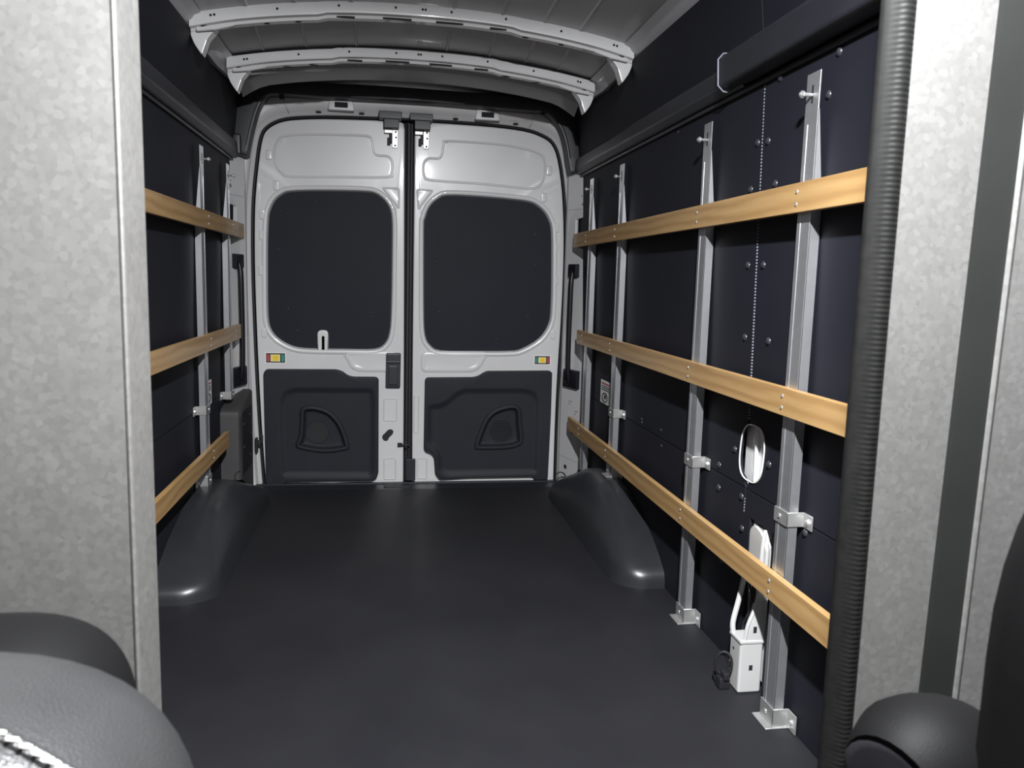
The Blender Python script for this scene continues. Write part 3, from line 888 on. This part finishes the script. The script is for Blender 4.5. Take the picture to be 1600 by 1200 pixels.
wheel_cover(1, 1.0, 0.695, 'black moulded wheel arch cover on the right, under the slats')
wheel_cover(-1, 0.86, 0.668, 'black moulded wheel arch cover on the left, beside the partition edge')

# ------------------------------------------------------------------ slat posts
XP = 0.834
def post(s, yc, z0, label, group, brackets=(0.535,), foot=True):
    p = empty('slat_post', (s * XP, yc, z0), label, 'post', group)
    hw = 0.029
    z1 = 1.573
    web = box(min(s * XP, s * (XP + .003)), max(s * XP, s * (XP + .003)), yc - hw, yc + hw, z0, z1, 0.0008, 1)
    ridges = []
    for dy in (-0.016, 0.012):
        ridges.append(box(min(s * (XP - .0012), s * (XP + .001)), max(s * (XP - .0012), s * (XP + .001)), yc + dy, yc + dy + 0.004, z0, 1.46, 0.0006, 1))
    add('web', merge(web, *ridges[1:]), 'aluminium', p)
    poly = [(XP + 0.0006, z0), (XP + 0.026, z0), (XP + 0.026, 1.27), (XP + 0.004, 1.488), (XP + 0.0006, 1.488)]
    for dy in (-hw, hw - 0.003):
        a = [(s * x, yc + dy, z) for x, z in poly]; b = [(s * x, yc + dy + 0.003, z) for x, z in poly]
        add('flange', loft([a, b]), 'aluminium', p)
    rot = FACE_L if s > 0 else FACE_R
    inst('bolt', ME_BOLT, (s * (XP + 0.002), yc, 1.523), p, rot)
    add('slot', box(min(s * (XP - .0006), s * (XP + .0005)), max(s * (XP - .0006), s * (XP + .0005)), yc - 0.004, yc + 0.004, 1.505, 1.545), 'dark_hole', p, ang=0)
    def zbracket(zc, hh, wall_x):
        x0, x1 = XP - 0.0035, wall_x
        yn = yc - hw - 0.0005
        parts = [box(min(s * x0, s * (x0 + .003)), max(s * x0, s * (x0 + .003)), yn - 0.003, yc + hw + 0.004, zc - hh, zc + hh, 0.001, 1),
                 box(min(s * x0, s * x1), max(s * x0, s * x1), yn - 0.003, yn, zc - hh, zc + hh, 0.001, 1),
                 box(min(s * (x1 - .004), s * x1), max(s * (x1 - .004), s * x1), yn - 0.042, yn, zc - hh, zc + hh, 0.001, 1)]
        b = add('bracket', merge(*parts), 'bracket_steel', p)
        inst('screw', ME_SCREW, (s * x0, yc + 0.006, zc), b, rot, (1.2,) * 3)
        inst('nut', ME_NUT, (s * (x1 - .004), yn - 0.026, zc), b, rot)
        return b
    for zb in brackets:
        zbracket(zb, 0.018, wallx(zb) - 0.001)
    if foot:
        fb = zbracket(z0 + 0.026, 0.024, 0.874)
        add('foot_plate', box(min(s * (XP - .022), s * 0.87), max(s * (XP - .022), s * 0.87), yc - hw - 0.008, yc + hw + 0.010, z0, z0 + 0.004, 0.001, 1), 'bracket_steel', fb)
    return p
G = 'aluminium slat posts on the side walls'
post(1, -2.438, 0.0, 'tall aluminium post on right wall, nearest the camera', G)
post(1, -1.835, 0.0, 'aluminium post on right wall, standing on floor just in front of the wheel arch', G)
post(1, -0.943, 0.258, 'aluminium post standing on the right wheel arch next to the white label', G)
post(1, -0.452, 0.160, 'rearmost aluminium post on right wall, next to the white corner post', G, brackets=(), foot=False)
post(-1, -0.868, 0.215, 'aluminium post on left wall, standing on the left wheel arch', G)
post(-1, -0.352, 0.500, 'short aluminium post on left wall, ending above the dark plastic box', G, brackets=(0.520,), foot=False)

# ------------------------------------------------------------------ wooden slats
def slat(s, zt, zb, yfar, ynear, label, posts, dark=False):
    XF = 0.8145
    p = empty('wooden_slat', (s * (XF + 0.0095), (yfar + ynear) / 2, zb), label, 'slat', 'wooden slats along the cargo walls')
    add('board', box(min(s * XF, s * (XP - .0012)), max(s * XF, s * (XP - .0012)), ynear, yfar, zb, zt, 0.0018), 'poplar', p)
    for yc in posts:
        for f in (0.70, 0.28):
            inst('screw', ME_SCREW, (s * XF, yc + 0.004, zb + (zt - zb) * f), p, FACE_L if s > 0 else FACE_R)
YR = (-2.438, -1.835, -0.943, -0.452)
YL = (-0.868, -0.352)
slat(1, 1.328, 1.260, -0.195, -3.16, 'top wooden slat on the right wall', YR)
slat(1, 0.851, 0.784, -0.342, -3.16, 'middle wooden slat on the right wall', YR)
slat(1, 0.391, 0.323, -0.215, -3.16, 'bottom wooden slat on the right wall, above the wheel arch', YR)
slat(-1, 1.325, 1.256, -0.075, -3.16, 'top wooden slat on the left wall', YL)
slat(-1, 0.843, 0.775, -0.205, -3.16, 'middle wooden slat on the left wall', YL)
slat(-1, 0.383, 0.315, -0.548, -3.16, 'bottom wooden slat on the left wall, ending before the dark plastic box', (-0.868,))

# ------------------------------------------------------------------ plastic box behind left wheel arch
jb = empty('storage_box', (-0.83, -0.28, 0.06), 'dark grey plastic box in the rear left corner behind the wheel arch', 'plastic box')
prof = [(-0.430, 0.128), (-0.430, 0.425), (-0.424, 0.447), (-0.405, 0.460), (-0.10, 0.512), (-0.10, 0.003)]
loops = [[(x, y, z) for y, z in prof] for x in (-0.876, -0.876, -0.796, -0.786)]
loops[3] = [(-0.786, y + (0.012 if y < -0.2 else 0), z - (0.012 if z > 0.3 else 0)) for y, z in prof]
add('body', loft(loops), 'box_plastic', jb)
add('side_panel', box(-0.789, -0.783, -0.395, -0.13, 0.14, 0.44, 0.004), 'seal', jb)
for y, z in ((-0.36, 0.38), (-0.36, 0.27), (-0.20, 0.40), (-0.20, 0.20), (-0.16, 0.30)):
    inst('clip', ME_RIVET, (-0.783, y, z), jb, FACE_R, (0.8,) * 3)
add('finger_groove', tube([(-0.815, -0.4315, 0.128), (-0.815, -0.4315, 0.15), (-0.805, -0.4315, 0.165), (-0.79, -0.431, 0.172)], 0.0022, 6), 'seal', jb)

# ------------------------------------------------------------------ white pillar foot on the right wall with wiring
pf = empty('pillar_foot', (0.85, -2.27, 0.0), 'white metal pillar foot on the floor between the two nearest right posts', 'pillar foot')
bx0, bx1, by0, by1 = 0.818, 0.884, -2.302, -2.236
foot = add('base_box', box(bx0, bx1, by0, by1, 0.0, 0.146, 0.007, 3), 'pillar_paint', pf)
add('square_hole', box(0.846, 0.856, by0 - 0.0008, by0 + 0.001, 0.066, 0.080), 'dark_hole', foot, ang=0)
inst('hole', ME_HOLE, (bx0, -2.262, 0.112), foot, FACE_L, (0.9,) * 3)
add('collar', box(bx0 - 0.002, bx1, by0 - 0.002, by1 + 0.002, 0.140, 0.150, 0.003), 'pillar_paint', pf)
# two curved flanges leaving the box and a flat neck above
def ribbon(pts, half, thick, ax='y'):
    loops = []
    for x, y, z, h in pts:
        loops.append([(x, y - h, z), (x, y + h, z), (x + thick, y + h, z), (x + thick, y - h, z)])
    return loft(loops)
near = catmull([(0.832, -2.296, 0.146), (0.838, -2.296, 0.19), (0.858, -2.292, 0.24), (0.866, -2.288, 0.29), (0.868, -2.286, 0.36), (0.872, -2.284, 0.42), (0.880, -2.278, 0.446)], 4, closed=False)
nb = []
for i, pnt in enumerate(near):
    wv = interp([(0.14, 0.052), (0.20, 0.046), (0.26, 0.022), (0.45, 0.014)], pnt[2])
    nb.append([(pnt[0], pnt[1] - 0.004, pnt[2]), (pnt[0] + wv, pnt[1] - 0.006, pnt[2]), (pnt[0] + wv, pnt[1] + 0.002, pnt[2]), (pnt[0], pnt[1] + 0.004, pnt[2])])
add('near_flange', loft(nb), 'pillar_paint', pf)
add('flange_edge', tube([(p[0], p[1], p[2]) for p in near], 0.0055, 8), 'pillar_paint', pf)
far = catmull([(0.824, -2.242, 0.146), (0.824, -2.236, 0.175), (0.842, -2.222, 0.225), (0.858, -2.212, 0.28), (0.866, -2.208, 0.34)], 4, closed=False)
add('far_flange', tube([(p[0], p[1], p[2]) for p in far], 0.0075, 8), 'pillar_paint', pf)
add('back_web', plate(rloop([(-2.296, 0.14), (-2.240, 0.14), (-2.205, 0.30), (-2.20, 0.445), (-2.27, 0.440), (-2.306, 0.40), (-2.306, 0.30)], 0.012, 3), (), fr_xr(0.886), 0.004, -0.002, 0.002), 'pillar_paint', pf)
add('neck_plate', plate(rloop([(-2.300, 0.30), (-2.205, 0.30), (-2.200, 0.425), (-2.222, 0.445), (-2.262, 0.437), (-2.300, 0.405)], 0.012, 3), (), fr_xr(0.876), 0.004, -0.004, 0.003), 'pillar_paint', pf)
add('neck_slot', box(0.8690, 0.8725, -2.262, -2.248, 0.235, 0.285, 0.001), 'dark_hole', pf)
add('square_hole', box(0.852, 0.861, by0 - 0.0008, by0 + 0.001, 0.172, 0.188), 'dark_hole', pf, ang=0)
for y0, y1 in ((-2.255, -2.262), (-2.235, -2.270)):
    add('inner_wire', tube(catmull([(0.866, y0, 0.36), (0.860, y0 - 0.01, 0.29), (0.858, y1, 0.24), (0.856, y0, 0.17), (0.854, y0, 0.145)], 4, closed=False), 0.003, 6), 'seal', pf)
wire = empty('wiring_loop', (0.805, -2.235, 0.0), 'coiled black wire at the foot of the white pillar foot', 'wire')
ring1 = [(0.793 + 0.019 * math.cos(a), -2.262 - 0.009 * math.cos(a), 0.068 + 0.033 * math.sin(a)) for a in [2 * math.pi * k / 24 for k in range(24)]]
ring2 = [(0.790 + 0.018 * math.cos(a), -2.254 - 0.004 * math.cos(a), 0.062 + 0.030 * math.sin(a)) for a in [2 * math.pi * k / 24 for k in range(24)]]
add('coil', merge(tube(ring1, 0.004, 8, closed=True), tube(ring2, 0.0035, 8, closed=True)), 'seal', wire)
add('connector', merge(box(0.776, 0.808, -2.280, -2.246, 0.0, 0.034, 0.006), box(0.784, 0.802, -2.286, -2.256, 0.028, 0.050, 0.005), tube([(0.79, -2.25, 0.04), (0.778, -2.235, 0.03), (0.784, -2.24, 0.004)], 0.004, 6)), 'seal', wire)

# cable loop on the right by the doors
cl = empty('cable_loop', (0.80, -0.17, 0.0), 'thin black cable loop on the floor beside the right corner post', 'wire')
pts = [(0.798 + 0.030 * math.cos(a), -0.165, 0.045 + 0.036 * math.sin(a)) for a in [R(-60) + R(300) * k / 20 for k in range(21)]]
add('cable', tube(pts, 0.0035, 8), 'seal', cl)
add('plug', merge(box(0.80, 0.832, -0.19, -0.15, 0.0, 0.03, 0.006), tube([(0.775, -0.165, 0.012), (0.825, -0.165, 0.05)], 0.003, 6)), 'seal', cl)

# ------------------------------------------------------------------ white labels on the walls
def wall_label(s, y0, y1, z0, z1, label):
    t = empty('warning_label', (s * 0.8765, (y0 + y1) / 2, z0), label, 'label', 'printed white labels on the side walls')
    xa = lambda d: s * (wallx((z0 + z1) / 2) - d)
    def slab(a, b, c, d, w0, w1):
        x0, x1 = sorted((xa(w0), xa(w1)))
        return box(x0, x1, min(a, b), max(a, b), c, d)
    add('sheet', slab(y0, y1, z0, z1, 0.0002, 0.0018), 'sticker_white', t, ang=0)
    h = z1 - z0; w = y1 - y0
    add('heading', slab(y0 + .1 * w, y1 - .1 * w, z1 - .17 * h, z1 - .10 * h, 0.0018, 0.0024), 'sticker_red', t, ang=0)
    lines = [slab(y0 + .1 * w, y1 - .1 * w, z1 - f * h, z1 - (f - .04) * h, 0.0018, 0.0024) for f in (.27, .35, .43)]
    add('text_lines', merge(*lines), 'sticker_black', t, ang=0)
    yc, zc = (y0 + y1) / 2, z0 + .28 * h
    ring = [(xa(0.0022), yc + .27 * w * math.cos(a), zc + .19 * h * math.sin(a)) for a in [2 * math.pi * k / 20 for k in range(20)]]
    add('prohibition_ring', tube(ring, 0.003, 6, closed=True), 'sticker_black', t)
    add('pictogram', merge(slab(yc - .10 * w, yc + .10 * w, zc - .07 * h, zc + .09 * h, 0.0018, 0.0024)), 'sticker_black', t, ang=0)
wall_label(1, -0.77, -0.615, 0.533, 0.640, 'white warning label with round pictogram on the right wall')
wall_label(-1, -0.735, -0.60, 0.520, 0.625, 'small white label on the left wall behind the post')

# ------------------------------------------------------------------ partition behind the seats
YP = -3.25
pl = empty('partition_panel', (-0.65, YP, 0.0), 'galvanised sheet steel partition panel filling the left edge of view', 'partition')
add('sheet', box(-0.915, -0.403, YP, YP + 0.003, 0.0, 2.11, 0.0012), 'galvanised', pl)
add('edge_return', box(-0.406, -0.403, YP, YP + 0.085, 0.0, 2.11, 0.0012), 'galvanised', pl)
add('fold_bead', tube([(-0.4045, YP + 0.001, 0.0), (-0.4045, YP + 0.001, 2.11)], 0.003, 8), 'galvanised', pl)

pr = empty('partition_frame', (0.57, YP, 0.0), 'galvanised steel door frame of the partition at the right edge of view', 'partition')
def strip(xa0, xb0, xa1, xb1, y, t, z0=0.0, z1=2.11):
    a = [(xa0, y, z0), (xb0, y, z0), (xb0, y + t, z0), (xa0, y + t, z0)]
    b = [(xa1, y, z1), (xb1, y, z1), (xb1, y + t, z1), (xa1, y + t, z1)]
    return loft([a, b])
add('jamb_strip', strip(0.512, 0.602, 0.512, 0.640, YP, 0.004), 'galvanised', pr)
add('gap', strip(0.600, 0.609, 0.638, 0.647, YP + 0.004, 0.004), 'dark_hole', pr)
add('gasket_strip', strip(0.607, 0.655, 0.645, 0.693, YP - 0.002, 0.006), 'grey_gasket', pr)
add('outer_bead', tube([(0.657, YP - 0.002, 0.0), (0.695, YP - 0.002, 2.02)], 0.004, 8), 'galvanised', pr)
add('outer_sheet', strip(0.655, 0.92, 0.693, 0.92, YP, 0.004), 'galvanised', pr)
add('shade_rail', box(-0.403, 0.512, YP, YP + 0.03, 2.078, 2.13, 0.003), 'galvanised', pr)  # unseen rail, added to shade the upper doors and roof from the lamp
# ribbed rubber edge trim on the jamb
loops = []
zz = 0.0
nr = 1180
for i in range(nr + 1):
    z = 2.02 * i / nr
    rib = 0.0009 * (0.5 + 0.5 * math.cos(2 * math.pi * z / 0.0068))
    loops.append([(0.514, YP + 0.010, z), (0.5135, YP - 0.004 - rib * 0.6, z), (0.506, YP - 0.009 - rib, z), (0.497, YP - 0.009 - rib, z), (0.491, YP - 0.004 - rib * 0.5, z),
                  (0.486, YP + 0.002, z), (0.480, YP + 0.006, z), (0.478, YP + 0.014, z), (0.484, YP + 0.024, z), (0.50, YP + 0.026, z)])
add('edge_rubber', loft(loops), 'rubber_trim', pr, ang=60)

# ------------------------------------------------------------------ seats
def seat_shell(cx, hw, y0, y1, ztop, rs, z0=0.0):
    """upright cushion: outline in XZ with round shoulders, lofted in Y with soft edges"""
    out = rloop([(cx - hw, z0, 0.001), (cx + hw, z0, 0.001), (cx + hw, ztop, rs), (cx - hw, ztop, rs)], 0.01, 12)
    d = (y1 - y0)
    loops = []
    for t, ins in ((0.0, 0.045), (0.05, 0.022), (0.15, 0.006), (0.3, 0.0), (0.7, 0.0), (0.85, 0.006), (0.95, 0.022), (1.0, 0.045)):
        loops.append([(u, y0 + d * t, v) for u, v in inset(out, ins)])
    return loft(loops)
st = empty('front_seat', (-0.60, -3.55, 0.0), 'black leather seat shoulder with pale stitching in the lower left corner', 'seat')
add('back_shell', seat_shell(-0.645, 0.315, -3.585, -3.455, 0.800, 0.10), 'seat_shell', st, ang=60)
add('cushion', seat_shell(-0.57, 0.320, -3.760, -3.555, 0.818, 0.17), 'leather', st, ang=60)
add('front_insert', seat_shell(-0.60, 0.310, -3.980, -3.715, 0.800, 0.15), 'seat_shell', st, ang=60)
seam = catmull([(-0.70, -3.64, 0.820), (-0.55, -3.645, 0.820), (-0.42, -3.668, 0.8185), (-0.365, -3.685, 0.815), (-0.347, -3.693, 0.810), (-0.327, -3.700, 0.802), (-0.309, -3.703, 0.791), (-0.295, -3.704, 0.780), (-0.270, -3.700, 0.745)], 6, closed=False)
add('seam_welt', tube([(p[0], p[1], p[2] - 0.004) for p in seam], 0.006, 8), 'leather', st)
pts = [Vector(p) for p in seam]
acc = 0.0
sm = shared('stitch', tube([(-0.0035, 0, 0), (0.0035, 0, 0)], 0.0013, 6), 'stitch_thread')
for a, b in zip(pts, pts[1:]):
    L = (b - a).length
    while acc < L:
        q = a.lerp(b, acc / L)
        if q.x > -0.60:
            dd = (b - a).normalized()
            o = inst('stitch', sm, (q.x, q.y - 0.003, q.z + 0.002), st)
            o.rotation_euler = (0, -math.atan2(dd.z, dd.x), 0.35)
        acc += 0.0095
    acc -= L
sr = empty('front_seat', (0.75, -3.5, 0.0), 'black seat with padded armrest in the lower right corner', 'seat')
add('cushion', seat_shell(0.725, 0.31, -3.86, -3.54, 1.05, 0.30), 'seat_shell', sr, ang=60)
arm = catmull([(0.372, -3.53, 0.605), (0.42, -3.51, 0.612), (0.47, -3.49, 0.590), (0.51, -3.47, 0.53), (0.53, -3.46, 0.45)], 5, closed=False)
rad = [0.052 + 0.016 * min(1, i / 4) for i in range(len(arm))]
add('armrest', tube(arm, rad, 24), 'seat_shell', sr, ang=50)
add('armrest_cap', tube([(0.366, -3.533, 0.604), (0.374, -3.529, 0.605)], [0.040, 0.052], 24), 'seal', sr)

# ------------------------------------------------------------------ roof lamp (out of view above the partition)
lampo = empty('ceiling_lamp', LAMP_POS, 'small white dome lamp on the roof in front of the partition doorway', 'lamp')
lx, ly, lz = LAMP_POS
add('housing', box(lx - 0.09, lx + 0.09, ly - 0.10, ly + 0.10, lz + 0.035, lz + 0.08, 0.008), 'white_plastic', lampo)
L = bpy.data.lights.new('lamp_light', 'AREA')
L.shape = 'RECTANGLE'; L.size = 0.06; L.size_y = 0.16
L.energy = LAMP_W
L.color = (0.97, 0.98, 1.0)
lo = bpy.data.objects.new('lamp_light', L)
COL.objects.link(lo)
lo.parent = lampo
lo.rotation_euler = (R(11), 0, 0)
